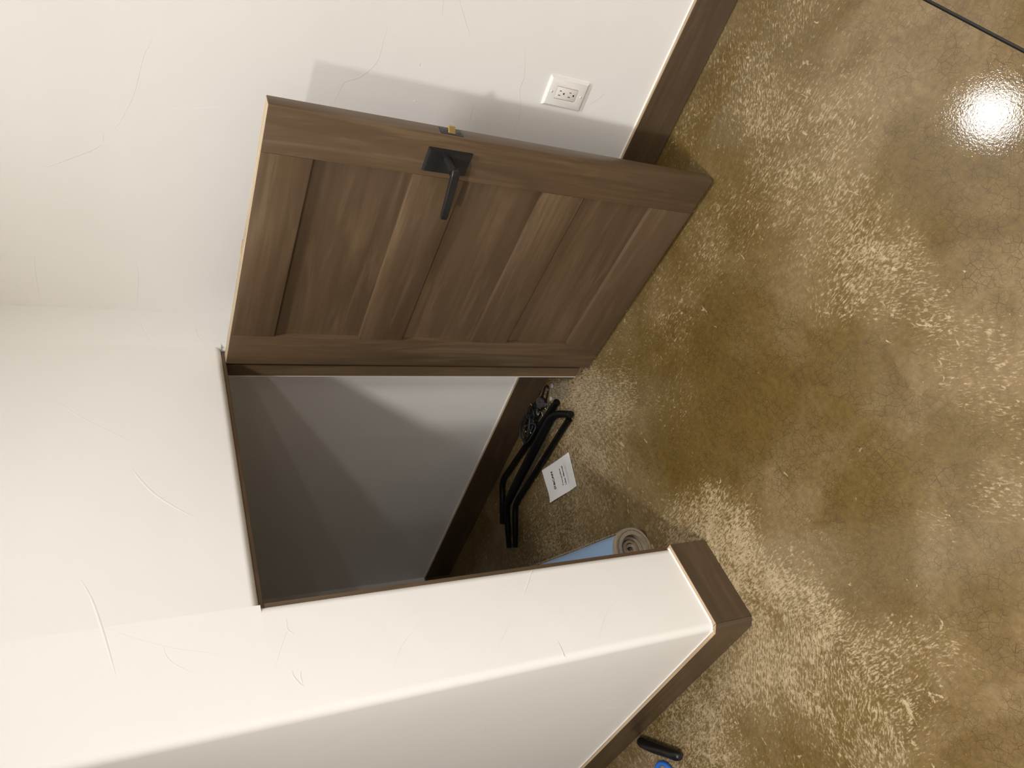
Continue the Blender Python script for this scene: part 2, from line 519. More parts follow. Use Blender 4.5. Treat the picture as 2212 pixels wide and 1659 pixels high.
# ------------------------------------------------------------------ walls
def wall(name, bm, label, smooth=40):
    return struct(obj(name, bm, WALL, None, smooth), label, 'wall')

# right wall: runs on into the closet; unseen gap added to let the glint lamp through
bm = bmesh.new()
box(bm, 0, 0.12, -1.02, BACK + 0.12, 0, CEIL)
box(bm, 0, 0.12, -2.6, -1.02, 0, 1.1)
box(bm, 0, 0.12, -2.6, -1.02, 2.25, CEIL)
box(bm, 0, 0.12, -8, -2.6, 0, CEIL)
WALL_R = wall('wall_right', bm, 'plain off white wall behind the open door, running on into the closet', None)

# closet front wall with the door opening, bullnose corners
bm = bmesh.new()
# left pier with rounded outside corner
out = [(-1.10, 0.0), (-1.10, WT), (-W, WT)] + arc(-W + R, R, R, 180, 270)
prism(bm, out, 0, CEIL)
out = [(-1.10, WT), (-1.10, 0.0)] + arc(-OP_L - R, R, R, 270, 360) + [(-OP_L, WT)]
prism(bm, out, 0, OP_H)
box(bm, -1.10, -OP_L, 0, WT, OP_H, CEIL)
# right pier
out = [(0.0, 0.0), (0.0, WT), (-OP_R, WT)] + arc(-OP_R + R, R, R, 180, 270)
prism(bm, out, 0, OP_H)
box(bm, -OP_R, 0.0, 0, WT, OP_H, CEIL)
# header with rounded lower front edge (y, z outline)
out = [(WT, OP_H), (WT, CEIL), (0.0, CEIL)] + arc(R, OP_H + R, R, 180, 270)
prism(bm, out, -OP_L, -OP_R, 'x')
WALL_D = wall('wall_doorway', bm, 'off white wall with the low closet opening and rounded corners', 50)

bm = bmesh.new()
box(bm, -W, -W + WT, WT, 6.0, 0, CEIL)
WALL_L = wall('wall_left', bm, 'shaded off white wall going back from the rounded outside corner', None)
bm = bmesh.new()
box(bm, -W + WT, 0.0, BACK, BACK + 0.12, 0, CEIL)
wall('wall_closet', bm, 'closet back wall in the dark behind the rolled rug', None)
bm = bmesh.new()
box(bm, -W + WT, 0.0, WT, BACK, 1.36, 1.40)  # unseen low ceiling, added and kept dark to cut bounce in the closet
struct(obj('ceiling', bm, plain('bounce_cut_brown', (0.30, 0.22, 0.14), 0.8)), 'low closet ceiling added dark to cut bounce light, out of sight', 'ceiling')
# the rest of the room shell, outside the frame
bm = bmesh.new()
box(bm, -9.12, -9.0, -8.1, 6.1, 0, CEIL)
wall('wall_far', bm, 'far side wall of the room outside the photo', None)
bm = bmesh.new()
box(bm, -9.0, 3.0, -8.12, -8.0, 0, CEIL)
wall('wall_front', bm, 'wall behind the photographer outside the photo', None)
bm = bmesh.new()
box(bm, -9.0, -W, 6.0, 6.12, 0, CEIL)
wall('wall_hall', bm, 'end wall of the hall left of the closet outside the photo', None)
bm = bmesh.new()
box(bm, 3.0, 3.12, -8.1, 2.0, 0, CEIL)
box(bm, 0.12, 3.0, 1.9, 2.0, 0, CEIL)
wall('wall_side', bm, 'walls of the unseen space behind the gap added for the glint lamp, outside the photo', None)
bm = bmesh.new()
box(bm, -9.1, 3.1, -8.1, 6.1, CEIL, CEIL + 0.1)
struct(obj('ceiling', bm, CEILING_PAINT), 'flat white ceiling above the photo', 'ceiling')

# trowel ridges left in the plaster of the walls (low raised strips)
RIDGES_RIGHT = [
  (0.5, [(-0.778, 1.45), (-0.753, 1.457), (-0.725, 1.468), (-0.64, 1.484), (-0.595, 1.499), (-0.553, 1.517), (-0.538, 1.533)]),
  (0.7, [(-0.525, 1.547), (-0.515, 1.548), (-0.503, 1.546)]),
  (1, [(-0.5, 1.547), (-0.479, 1.571), (-0.453, 1.612), (-0.426, 1.654), (-0.416, 1.672)]),
  (1, [(-0.164, 1.702), (-0.109, 1.702), (-0.058, 1.699), (-0.014, 1.694)]),
  (0.7, [(-0.18, 1.473), (-0.116, 1.465), (-0.062, 1.466), (-0.013, 1.467)]),
  (0.4, [(-0.608, 1.455), (-0.625, 1.355), (-0.65, 1.247)]),
  (1, [(-1.017, 0.792), (-0.967, 0.757), (-0.931, 0.73)]),
  (0.6, [(-1.008, 0.828), (-0.964, 0.819)]),
  (0.7, [(-0.915, 0.945), (-0.87, 0.947), (-0.828, 0.95), (-0.799, 0.965), (-0.773, 0.989), (-0.756, 1.02), (-0.721, 1.03), (-0.698, 1.036)]),
  (0.8, [(-0.943, 0.577), (-0.904, 0.56), (-0.863, 0.548), (-0.83, 0.548), (-0.794, 0.531), (-0.751, 0.52), (-0.694, 0.528)]),
  (0.6, [(-0.872, 0.282), (-0.846, 0.301), (-0.823, 0.326)]),
  (0.9, [(-0.761, 0.667), (-0.737, 0.664), (-0.713, 0.662)]),
  (0.7, [(-0.754, 0.802), (-0.74, 0.777), (-0.721, 0.752)]),
  (1.2, [(-0.844, 0.843), (-0.835, 0.842)]),
  (1.2, [(-0.744, 0.834), (-0.743, 0.825)]),
]
RIDGES_DOORWAY = [
  (0.8, [(-0.049, 1.458), (-0.081, 1.455), (-0.123, 1.44), (-0.15, 1.424)]),
  (0.8, [(-0.044, 1.318), (-0.089, 1.317), (-0.121, 1.308), (-0.145, 1.297)]),
  (1, [(-0.308, 1.683), (-0.381, 1.625), (-0.424, 1.583), (-0.473, 1.52), (-0.507, 1.478)]),
  (1.3, [(-0.572, 1.494), (-0.61, 1.477), (-0.657, 1.448), (-0.699, 1.409), (-0.74, 1.362)]),
  (0.7, [(-0.566, 1.279), (-0.588, 1.298), (-0.616, 1.32)]),
  (1.4, [(-0.865, 1.588), (-0.914, 1.568), (-0.978, 1.551), (-1.026, 1.54), (-1.082, 1.528)]),
  (0.5, [(-0.974, 1.55), (-1.003, 1.508), (-1.037, 1.445), (-1.062, 1.38), (-1.079, 1.319)]),
  (0.6, [(-1.037, 1.445), (-1.055, 1.443), (-1.077, 1.429), (-1.102, 1.398)]),
  (0.8, [(-1.017, 1.208), (-1.043, 1.209), (-1.055, 1.198)]),
  (0.5, [(-1.046, 1.211), (-1.081, 1.228), (-1.125, 1.248)]),
  (1, [(-1.134, 1.214), (-1.147, 1.213), (-1.164, 1.204), (-1.171, 1.197)]),
  (1, [(-1.139, 1.197), (-1.149, 1.2), (-1.168, 1.198)]),
  (1.3, [(-0.989, 0.59), (-1.024, 0.617), (-1.056, 0.644)]),
  (0.5, [(-1.105, 0.695), (-1.142, 0.73), (-1.184, 0.774)]),
  (0.6, [(-1.055, 0.891), (-1.088, 0.935), (-1.115, 0.967), (-1.142, 0.991), (-1.187, 1.018)]),
  (0.6, [(-1.1, 0.372), (-1.132, 0.427), (-1.172, 0.468), (-1.207, 0.496)]),
  (1, [(-1.183, 0.601), (-1.212, 0.6), (-1.224, 0.602)]),
]
RIDGES_LEFT = [
  (1, [(0.678, 0.156), (0.705, 0.22), (0.718, 0.305)]),
  (0.7, [(0.275, 0.715), (0.345, 0.693)]),
  (0.6, [(0.391, 0.308), (0.416, 0.233), (0.448, 0.16)]),
]
RIDGES_CLOSET = [
  (0.8, [(0.474, 1.027), (0.498, 0.99), (0.552, 0.951)]),
  (0.6, [(0.801, 0.652), (0.829, 0.563), (0.868, 0.449), (0.881, 0.294), (0.919, 0.138)]),
  (0.6, [(1.25, 0.247), (1.181, 0.24), (1.196, 0.141)]),
]

def ridges(lines, place, normal, parent):
    bm = bmesh.new()
    for wgt, pts in lines:
        P = [place(p) for p in pts]
        path, _ = smooth_path(P, [1.0] * len(P), 6)
        n = len(path)
        prev = None
        for i, p in enumerate(path):
            t = (path[min(i + 1, n - 1)] - path[max(i - 1, 0)]).normalized()
            side = t.cross(normal).normalized()
            k = math.sin(math.pi * min(1.0, (i + 0.35) / (n - 0.3))) ** 0.6
            hw = 0.0018 * (0.5 + 0.5 * wgt) * k
            ht = 0.0007 * wgt * k
            cur = [bm.verts.new(p - side * hw - normal * 0.0002), bm.verts.new(p + normal * ht),
                   bm.verts.new(p + side * hw * 2.2 - normal * 0.0002)]
            if prev:
                bm.faces.new((prev[0], prev[1], cur[1], cur[0]))
                bm.faces.new((prev[1], prev[2], cur[2], cur[1]))
            prev = cur
    o = obj('trowel_ridges', bm, WALL, parent, 60)
    o['kind'] = 'stuff'
    return o
ridges(RIDGES_RIGHT + RIDGES_CLOSET, lambda p: Vector((0, p[0], p[1])), Vector((-1, 0, 0)), WALL_R)
ridges(RIDGES_DOORWAY, lambda p: Vector((p[0], 0, p[1])), Vector((0, -1, 0)), WALL_D)
ridges(RIDGES_LEFT, lambda p: Vector((-W, p[0], p[1])), Vector((-1, 0, 0)), WALL_L)

# ------------------------------------------------------------------ baseboards
def base_y(name, x_wall, sgn, y0, y1, label):
    """baseboard along y on a wall face at x_wall, sticking out by sgn"""
    bm = bmesh.new()
    xa, xb = sorted((x_wall, x_wall + sgn * TB))
    if name == 'baseboard_left': xb += 0.008
    box(bm, xa, xb, y0, y1, 0.0015, BH, 0.0012, 1)
    o = struct(obj(name, bm, WOODB['y']), label, 'baseboard')
    bm = bmesh.new()
    box(bm, xa + 0.0008, xb - 0.0008, y0, y1, BH - 0.0006, BH + 0.0006)
    obj('top_edge', bm, RAW['y'], o)['label'] = 'raw tan top edge'
    bm = bmesh.new()
    s = sgn
    prism(bm, [(x_wall - s * 0.001, BH), (x_wall + s * 0.0028, BH + 0.0004), (x_wall + s * 0.0012, BH + 0.0016), (x_wall + s * 0.0003, BH + 0.004), (x_wall - s * 0.001, BH + 0.004)], y0, y1, 'y')
    obj('caulk_bead', bm, CAULK, o)['label'] = 'white caulk bead'
    return o
base_y('baseboard_right', 0.0, -1, -8.0, 0.0, 'dark wood baseboard on the right wall, half hidden by the open door')
base_y('baseboard_closet', 0.0, -1, WT, BACK, 'dark wood baseboard inside the closet beside the black tubes')
bm = bmesh.new()
box(bm, -W + WT, -TB, BACK - TB, BACK, 0.0015, BH, 0.0012, 1)
struct(obj('baseboard_back', bm, WOODB['x']), 'dark wood baseboard on the closet back wall', 'baseboard')
bm = bmesh.new()
box(bm, -OP_R + 0.004, -TB, WT, WT + TB, 0.0015, 0.10, 0.0012, 1)
struct(obj('baseboard_return', bm, WOODB['x']), 'short dark baseboard just inside the closet behind the hinge jamb', 'baseboard')
base_y('baseboard_left', -W, -1, 0.0088, 6.0, 'dark wood baseboard going back along the shaded left wall')

bm = bmesh.new()
box(bm, -W + 0.0062, -OP_L + 0.002, -TB, 0.0075, 0.0015, BH, 0.0012, 1)
bd = struct(obj('baseboard_doorway', bm, WOODB['x']), 'dark wood baseboard under the lit wall end left of the closet opening', 'baseboard')
bm = bmesh.new()
box(bm, -W + 0.0066, -OP_L + 0.001, -TB + 0.0008, 0.0072, BH - 0.0006, BH + 0.0006)
obj('top_edge', bm, RAW['x'], bd)['label'] = 'raw tan top edge'
bm = bmesh.new()
prism(bm, [(0.001, BH), (-0.0028, BH + 0.0004), (-0.0012, BH + 0.0016), (-0.0003, BH + 0.004), (0.001, BH + 0.004)], -W + 0.018, -OP_L - 0.004, 'x')
obj('caulk_bead', bm, CAULK, bd)['label'] = 'white caulk bead'
# mitred corner block that turns the bullnose corner
c_out = [(-W + 0.0055, -TB), (-W - TB, 0.0080)]
c_in = [(-W + 0.0100, 0.0080), (-W + 0.0055, 0.0075)]
bm = bmesh.new()
prism(bm, c_out + c_in, 0.0015, BH)
cb = struct(obj('trim_1', bm, WOODB['z']), 'small angled baseboard corner block at the outside wall corner', 'trim')
bm = bmesh.new()
prism(bm, [(-W + 0.0053, -TB + 0.0008), (-W - TB + 0.0008, 0.0078), (-W + 0.0098, 0.0078), (-W + 0.0053, 0.0073)], BH - 0.0006, BH + 0.0006)
obj('top_edge', bm, RAW['y'], cb)['label'] = 'raw tan top edge'
bm = bmesh.new()
tube(bm, [Vector((x, y, BH + 0.0012)) for x, y in arc(-W + R, R, R + 0.0004, 180, 270, 10)], 0.0017, 8)
obj('caulk_bead', bm, CAULK, cb, 60)['label'] = 'white caulk bead'

# ------------------------------------------------------------------ door frame
JR, JL = -0.163, -0.9655        # jamb faces
fr = struct(empty('trim_2', (-0.57, 0.05, 0)), 'dark wood door frame set into the low closet opening', 'door frame')
def fpart(name, x0, x1, y0, y1, z0, z1, ax):
    bm = bmesh.new()
    o = fr.location
    box(bm, x0 - o.x, x1 - o.x, y0 - o.y, y1 - o.y, z0, z1, 0.001, 1)
    return obj(name, bm, WOOD[ax], fr)
fpart('jamb', JR, -OP_R, 0.014, 0.099, 0.012, OP_H - 0.010, 'z')
fpart('jamb', -OP_L, JL, 0.016, 0.099, 0.003, OP_H - 0.010, 'z')
fpart('head', -OP_L, -OP_R, 0.016, 0.099, OP_H - 0.010, OP_H, 'x')
fpart('door_stop', JR - 0.012, JR, 0.046, 0.086, 0.026, OP_H - 0.010, 'z')
fpart('door_stop', JL, JL + 0.012, 0.052, 0.090, 0.006, OP_H - 0.010, 'z')
fpart('door_stop', JL + 0.012, JR - 0.012, 0.052, 0.090, OP_H - 0.017, OP_H - 0.010, 'x')

# ------------------------------------------------------------------ the door, open against the right wall
# local x: from the hinge edge to the free edge, local y: towards the right wall
DW, DT, Z0, Z1 = 0.8168, 0.0357, 0.0125, 1.2472
door = struct(empty('door_1', (-0.1983, 0.0186, 0), math.atan2(-0.9941, -0.1087)),
              'short brown three-panel wooden door standing open beside the right wall', 'door')
def dpart(name, x0, x1, y0, y1, z0, z1, mat, bev=0.0012, parent=door):
    bm = bmesh.new()
    box(bm, x0, x1, y0, y1, z0, z1, bev, 2)
    return obj(name, bm, mat, parent, 35)
ST = 0.116
dpart('stile', 0.0, ST, 0, DT, Z0, Z1, WOOD['z'])
dpart('stile', 0.7005, DW, 0, DT, Z0, Z1, WOOD['z'])
g = 0.0003
for z0, z1 in ((1.1335, Z1), (0.7590, 0.8905), (0.3990, 0.5245), (Z0, 0.1610)):
    dpart('rail', ST + g, 0.7005 - g, 0, DT, z0, z1, WOOD['x'], 0.0006)
for z0, z1 in ((0.8905, 1.1335), (0.5245, 0.7590), (0.1610, 0.3990)):
    dpart('panel', ST - 0.004, 0.7045, 0.0135, DT - 0.0115, z0 - 0.004, z1 + 0.004, WOOD['x'], 0)
# raw top edge: stained stiles and a paler plywood strip
bm = bmesh.new()
for i, (a, b) in enumerate(((0.001, 0.009), (0.0098, 0.0175), (0.0183, 0.0262), (0.027, 0.0347))):
    box(bm, 0.001, DW - 0.001, a, b, Z1 - 0.0008, Z1 + 0.0006 + 0.0002 * (i % 2))
obj('top_edge', bm, PLY, door)['label'] = 'raw pale plywood top edge'
dpart('rear_strip', 0.115, 0.385, DT, DT + 0.008, Z1 - 0.03, Z1 - 0.001, PLY, 0.0008)['label'] = 'thin pale strip on the back of the door top'
bm = bmesh.new()
prism(bm, [(0.372, 0.020), (0.386, 0.028), (0.418, 0.0355), (0.421, 0.0375), (0.380, 0.0415), (0.366, 0.036)], Z1 - 0.012, Z1 + 0.0022)
obj('brass_clip', bm, BRASS, door)['label'] = 'small bright brass clip'
# latch
lp = dpart('latch_plate', DW - 0.0006, DW + 0.0010, 0.0045, 0.0312, 0.8005, 0.8585, BLACK_METAL, 0.0006)
lp['label'] = 'black latch plate with brass bolt'
bm = bmesh.new()
prism(bm, [(DW, 0.0105), (DW + 0.0015, 0.0105), (DW + 0.0125, 0.024), (DW + 0.0125, 0.0262), (DW, 0.0262)], 0.8205, 0.8385)
bmesh.ops.bevel(bm, geom=bm.edges[:], offset=0.0012, segments=2, affect='EDGES')
obj('latch_bolt', bm, BRASS, lp, 35)
for z in (0.8085, 0.8505):
    bm = bmesh.new()
    bmesh.ops.create_cone(bm, cap_ends=True, segments=10, radius1=0.0034, radius2=0.0028, depth=0.0012,
                          matrix=Matrix.Translation((DW + 0.0013, 0.0165, z)) @ Matrix.Rotation(math.pi / 2, 4, 'Y'))
    obj('screw', bm, BLACK_METAL, lp)
# lever handle
bm = bmesh.new()
rx0, rx1, rz0, rz1 = 0.7152, 0.7818, 0.7640, 0.8796
lo = [(rx0, 0, rz0), (rx1, 0, rz0), (rx1, 0, rz1), (rx0, 0, rz1)]
i1 = 0.0045
hi = [(rx0 + i1, -0.0085, rz0 + i1), (rx1 - i1, -0.0085, rz0 + i1), (rx1 - i1, -0.0085, rz1 - i1), (rx0 + i1, -0.0085, rz1 - i1)]
a = [bm.verts.new(v) for v in lo]; b = [bm.verts.new(v) for v in hi]
bm.faces.new(a); bm.faces.new(b)
for i in range(4):
    bm.faces.new((a[i], a[(i + 1) % 4], b[(i + 1) % 4], b[i]))
bmesh.ops.bevel(bm, geom=bm.edges[:], offset=0.0011, segments=2, affect='EDGES')
rose = obj('rose_plate', bm, BLACK_METAL, door, 30)
rose['label'] = 'rectangular black rose plate'
# rounded neck that leaves the rose and turns into a flat bar
bm = bmesh.new()
path = [Vector(p) for p in ((0.7570, -0.006, 0.8255), (0.7570, -0.020, 0.8252), (0.7572, -0.040, 0.8246), (0.7575, -0.058, 0.8240))]
tube(bm, path, [0.0110, 0.0112, 0.0116, 0.0118], 20)
obj('lever_neck', bm, BLACK_METAL, rose, 45)
bm = bmesh.new()
def bar_ring(x, y, z, w, h, c):
    return [bm.verts.new(v) for v in ((x, y - h + c, z - w), (x, y - h, z - w + c), (x, y - h, z + w - c), (x, y - h + c, z + w),
                                      (x, y + h - c, z + w), (x, y + h, z + w - c), (x, y + h, z - w + c), (x, y + h - c, z - w))]
rings = [bar_ring(0.7680, -0.0600, 0.8243, 0.0084, 0.0078, 0.0020), bar_ring(0.7610, -0.0645, 0.8238, 0.0098, 0.0090, 0.0016),
         bar_ring(0.7480, -0.0685, 0.8228, 0.0097, 0.0068, 0.0014), bar_ring(0.7000, -0.0700, 0.8185, 0.0094, 0.0060, 0.0012),
         bar_ring(0.6420, -0.0705, 0.8134, 0.0090, 0.0055, 0.0012), bar_ring(0.6320, -0.0700, 0.8125, 0.0072, 0.0042, 0.0012)]
for A, B in zip(rings, rings[1:]):
    for i in range(8):
        bm.faces.new((A[i], A[(i + 1) % 8], B[(i + 1) % 8], B[i]))
bm.faces.new(rings[0]); bm.faces.new(rings[-1])
bmesh.ops.bevel(bm, geom=[e for e in bm.edges if e.calc_face_angle(0) > 0.5], offset=0.0006, segments=2, affect='EDGES')
obj('lever', bm, BLACK_METAL, rose, 35)['label'] = 'black lever bar'
# hinges: knuckle and leaf, on the wall side of the hinge edge
for z in (0.20, 1.05):
    bm = bmesh.new()
    tube(bm, [Vector((-0.004, DT + 0.004, z)), Vector((-0.004, DT + 0.004, z + 0.09))], 0.0055, 12)
    box(bm, -0.0022, -0.0004, 0.004, DT + 0.003, z, z + 0.09)
    obj('hinge', bm, BLACK_METAL, door, 40)

# ------------------------------------------------------------------ wall outlet
oy, oz = -0.8475, 0.4070
outlet = tag(empty('wall_outlet', (0, oy, oz)), 'white duplex wall outlet with screwed cover plate on the right wall', 'outlet')
def opart(name, bm, mat, parent=outlet, smooth=35):
    return obj(name, bm, mat, parent, smooth)
bm = bmesh.new()
hw, hh, t = 0.0412, 0.0628, 0.0075
inn = 0.006
profile = [(0.0, 0.0), (0.0035, 0.0), (0.0068, inn * 0.7), (t, inn)]
ringsv = []
for d, i_ in profile:
    ringsv.append([bm.verts.new((-d, sy * (hw - i_), sz * (hh - i_))) for sy, sz in ((-1, -1), (1, -1), (1, 1), (-1, 1))])
for A, B in zip(ringsv, ringsv[1:]):
    for i in range(4):
        bm.faces.new((A[i], A[(i + 1) % 4], B[(i + 1) % 4], B[i]))
# front face with the window for the receptacle
win = [bm.verts.new((-t, sy * 0.0175, sz * 0.0340)) for sy, sz in ((-1, -1), (1, -1), (1, 1), (-1, 1))]
win2 = [bm.verts.new((-0.003, v.co.y, v.co.z)) for v in win]
A = ringsv[-1]
for i in range(4):
    bm.faces.new((A[i], A[(i + 1) % 4], win[(i + 1) % 4], win[i]))
    bm.faces.new((win[i], win[(i + 1) % 4], win2[(i + 1) % 4], win2[i]))
bm.faces.new(win2)
opart('cover_plate', bm, PLASTIC, smooth=25)
bm = bmesh.new()
box(bm, -0.0082, -0.003, -0.0165, 0.0165, -0.0330, 0.0330, 0.0012, 2)
rec = opart('receptacle', bm, PLASTIC2)
for zc in (0.0185, -0.0135):
    for yy, hgt in ((0.0062, 0.0036), (-0.0062, 0.0030)):
        bm = bmesh.new()
        box(bm, -0.0086, -0.0078, yy - 0.0010, yy + 0.0010, zc + 0.003 - hgt, zc + 0.003 + hgt)
        obj('slot', bm, SLOT, rec)
    bm = bmesh.new()
    prism(bm, [(y_, z_ + zc - 0.0095) for y_, z_ in arc(0, 0, 0.0026, 0, 180, 8)] + [(-0.0026, zc - 0.0118), (0.0026, zc - 0.0118)], -0.0086, -0.0078, 'x')
    obj('ground_hole', bm, SLOT, rec)
for z in (0.0480, -0.0480):
    bm = bmesh.new()
    bmesh.ops.create_uvsphere(bm, u_segments=14, v_segments=8, radius=0.0033)
    for v in bm.verts: v.co.x *= 0.4
    bmesh.ops.translate(bm, verts=bm.verts[:], vec=(-t, 0, z))
    s = opart('screw', bm, PLASTIC, smooth=60)
    bm = bmesh.new()
    box(bm, -t - 0.0016, -t - 0.0010, -0.0026, 0.0026, z - 0.0004, z + 0.0004)
    obj('screw_slot', bm, SCREW_SLOT, s)

# ------------------------------------------------------------------ things inside the closet
# three bent black tubes
RT = 0.0165
def tube_thing(name, pts, radii, label, n=8):
    """bent tube (children: sleeve end, plug) resting on the floor"""
    P, rr = smooth_path(pts, radii, n)
    base = P[0].copy(); base.z = 0
    t = tag(empty(name, base), label, 'tube', 'bent black tubes on the closet floor')
    bm = bmesh.new()
    tube(bm, [p - base for p in P], rr, 20)
    obj('tube_body', bm, BLACK_TUBE, t, 40)
    # narrower spigot at the lower end
    d = (P[-1] - P[-4]).normalized()
    re = rr[-1] * 0.84
    e1 = P[-1] - base + d * 0.050
    e1.z = max(e1.z, re + 0.0005)
    bm = bmesh.new()
    tube(bm, [P[-1] - base - d * 0.002, e1], re, 18)
    obj('spigot', bm, BLACK_TUBE, t, 40)
    # open upper end: rim and dark bore
    d2 = (P[0] - P[3]).normalized()
    q0 = P[0] - base
    bm = bmesh.new()
    tube(bm, [q0 - d2 * 0.004, q0 + d2 * 0.0045, q0 + d2 * 0.005, q0 + d2 * 0.0052, q0 + d2 * 0.001],
         [rr[0] * 1.02, rr[0] * 1.02, rr[0] * 0.98, rr[0] * 0.86, rr[0] * 0.84], 20, caps=False)
    obj('end_rim', bm, BLACK_TUBE, t, 40)
    bm = bmesh.new()
    tube(bm, [q0 - d2 * 0.002, q0 + d2 * 0.0015], rr[0] * 0.88, 18)
    obj('bore', bm, SLOT, t, 40)
    return t
r1 = 0.0128
tube_thing('bent_tube', [(-0.137, 0.262, r1), (-0.122, 0.365, r1), (-0.098, 0.540, r1), (-0.072, 0.745, r1), (-0.066, 0.790, r1), (-0.069, 0.825, r1), (-0.084, 0.853, r1), (-0.122, 0.890, r1), (-0.158, 0.930, r1)],
           [0.0135, r1, r1, r1, r1, r1, r1, r1, r1], 'bent black tube lying closest to the closet baseboard')
tube_thing('bent_tube', [(-0.244, 0.217, 0.022), (-0.213, 0.247, 0.026), (-0.192, 0.272, 0.030), (-0.179, 0.298, 0.033), (-0.174, 0.335, 0.035), (-0.176, 0.490, 0.036), (-0.176, 0.700, 0.034), (-0.177, 0.825, 0.030), (-0.182, 0.860, 0.026), (-0.198, 0.890, 0.020), (-0.234, 0.928, 0.016), (-0.264, 0.958, 0.014)],
           [0.0138, 0.0140, 0.0145, 0.0165, 0.0185, 0.0190, 0.0185, 0.0170, 0.0155, 0.0142, 0.0135, 0.0132], 'thickest bent black tube with both ends bent, lying between the other two tubes', 7)
tube_thing('bent_tube', [(-0.242, 0.250, 0.0122), (-0.235, 0.350, 0.0122), (-0.226, 0.500, 0.0122), (-0.214, 0.680, 0.0122), (-0.208, 0.770, 0.0122), (-0.211, 0.808, 0.0122), (-0.223, 0.832, 0.0125), (-0.263, 0.872, 0.0128), (-0.298, 0.908, 0.0128)],
           [0.0128, 0.0122, 0.0120, 0.0120, 0.0122, 0.0124, 0.0126, 0.0128, 0.0128], 'bent black tube lying nearest the white booklet')

# black cord bundle with a buckle loop and other loose hardware beside the baseboard
bag = tag(empty('hardware_bundle', (-0.045, 0.45, 0)), 'bundle of black plastic parts tied with dark cord between baseboard and tubes', 'hardware')
def lump(name, cx, cy, cz, rx, ry, rz, seed, mat, parent, amp=0.35):
    bm = bmesh.new()
    bmesh.ops.create_icosphere(bm, subdivisions=4, radius=1.0)
    for v in bm.verts:
        n = v.co.normalized()
        d = 1 + amp * noise.noise(n * 2.2 + Vector((seed, 0, 0))) + 0.5 * amp * noise.noise(n * 5 + Vector((0, seed, 0)))
        z = cz + rz * n.z * d
        v.co = Vector((cx + rx * n.x * d, cy + ry * n.y * d, max(z, 0.0008)))
    o = parent.location
    bmesh.ops.translate(bm, verts=bm.verts[:], vec=(-o.x, -o.y, 0))
    return obj(name, bm, mat, parent, 80)
lump('plastic_part', -0.055, 0.402, 0.016, 0.030, 0.042, 0.016, 1.3, RUBBER, bag)
lump('plastic_part', -0.064, 0.470, 0.015, 0.030, 0.048, 0.014, 4.1, RUBBER, bag)
lump('plastic_part', -0.074, 0.528, 0.010, 0.014, 0.020, 0.011, 7.7, RUBBER, bag)
def loop(name, cx, cy, rx, ry, ang, z, rad, mat, parent, wob=0.004, ph=0.0, n=40):
    bm = bmesh.new()
    pts = []
    for i in range(n):
        a = 2 * math.pi * i / n
        x, y = rx * math.cos(a), ry * math.sin(a)
        ca, sa = math.cos(ang), math.sin(ang)
        pts.append(Vector((cx + x * ca - y * sa - parent.location.x, cy + x * sa + y * ca - parent.location.y,
                           max(rad, z + wob * math.sin(2 * a + ph)))))
    tube(bm, pts, rad, 8, closed=True)
    return obj(name, bm, mat, parent, 60)
DARK_CORD = plain('dark_grey_cord', (0.022, 0.021, 0.020), 0.55, var=0.2, vscale=300)
loop('cord', -0.060, 0.484, 0.034, 0.058, 0.25, 0.030, 0.0026, DARK_CORD, bag, 0.006, 0.3)
loop('cord', -0.066, 0.490, 0.031, 0.052, 0.45, 0.034, 0.0024, BLACK_CORD, bag, 0.005, 1.7)
loop('cord', -0.058, 0.478, 0.038, 0.050, 0.0, 0.027, 0.0025, DARK_CORD, bag, 0.006, 2.6)
loop('cord', -0.096, 0.482, 0.030, 0.064, -0.25, 0.036, 0.0026, DARK_CORD, bag, 0.006, 0.9)
loop('cord', -0.050, 0.412, 0.030, 0.026, 0.5, 0.032, 0.0028, BLACK_CORD, bag, 0.004, 0.2)
lp_ = tag(empty('buckle_loop', (-0.05, 0.30, 0)), 'black wire loop at the end of the hardware pile nearest the door jamb', 'buckle')
bm = bmesh.new()
pts = [(-0.043, 0.345, 0.006), (-0.034, 0.310, 0.008), (-0.030, 0.287, 0.009), (-0.036, 0.272, 0.009), (-0.047, 0.270, 0.009), (-0.056, 0.280, 0.009), (-0.066, 0.308, 0.008), (-0.074, 0.335, 0.006)]
P, rr = smooth_path([(x + 0.05, y - 0.30, z) for x, y, z in pts], [0.0032] * len(pts), 5)
tube(bm, P, rr, 10)
obj('wire_loop', bm, RUBBER, lp_, 60)
lump('buckle_body', -0.056, 0.338, 0.011, 0.020, 0.014, 0.011, 2.2, RUBBER, lp_, 0.2)

# strap rolled to a flat coil, lying on edge of the pile
coil = tag(empty('strap_coil', (-0.074, 0.338, 0)), 'small grey webbing strap rolled into a flat coil', 'strap')
bm = bmesh.new()
turns, n = 3.4, 80
prevv = None
for i in range(n + 1):
    a = 2 * math.pi * turns * i / n
    r = 0.004 + 0.0185 * i / n
    rw = 0.0021
    cur = []
    for (dr, z) in ((-rw, 0.017), (rw, 0.017), (rw, 0.026), (-rw, 0.026)):
        x, y = (r + dr) * math.cos(a), (r + dr) * math.sin(a)
        cur.append(bm.verts.new((x + 0.010, y, z + 0.012 * x / 0.02 * 0.3)))
    if prevv:
        for j in range(4):
            bm.faces.new((prevv[j], prevv[(j + 1) % 4], cur[(j + 1) % 4], cur[j]))
    prevv = cur
obj('strap', bm, GREY_WEB, coil, 40)
bm = bmesh.new()
P, rr = smooth_path([(-0.006, -0.010, 0.018), (-0.018, -0.020, 0.014), (-0.030, -0.032, 0.010), (-0.036, -0.026, 0.007), (-0.032, -0.012, 0.007)], [0.0055] * 5, 6)
tube(bm, P, rr, 10, flat=0.5)
obj('strap_tail', bm, GREY_WEB, coil, 60)
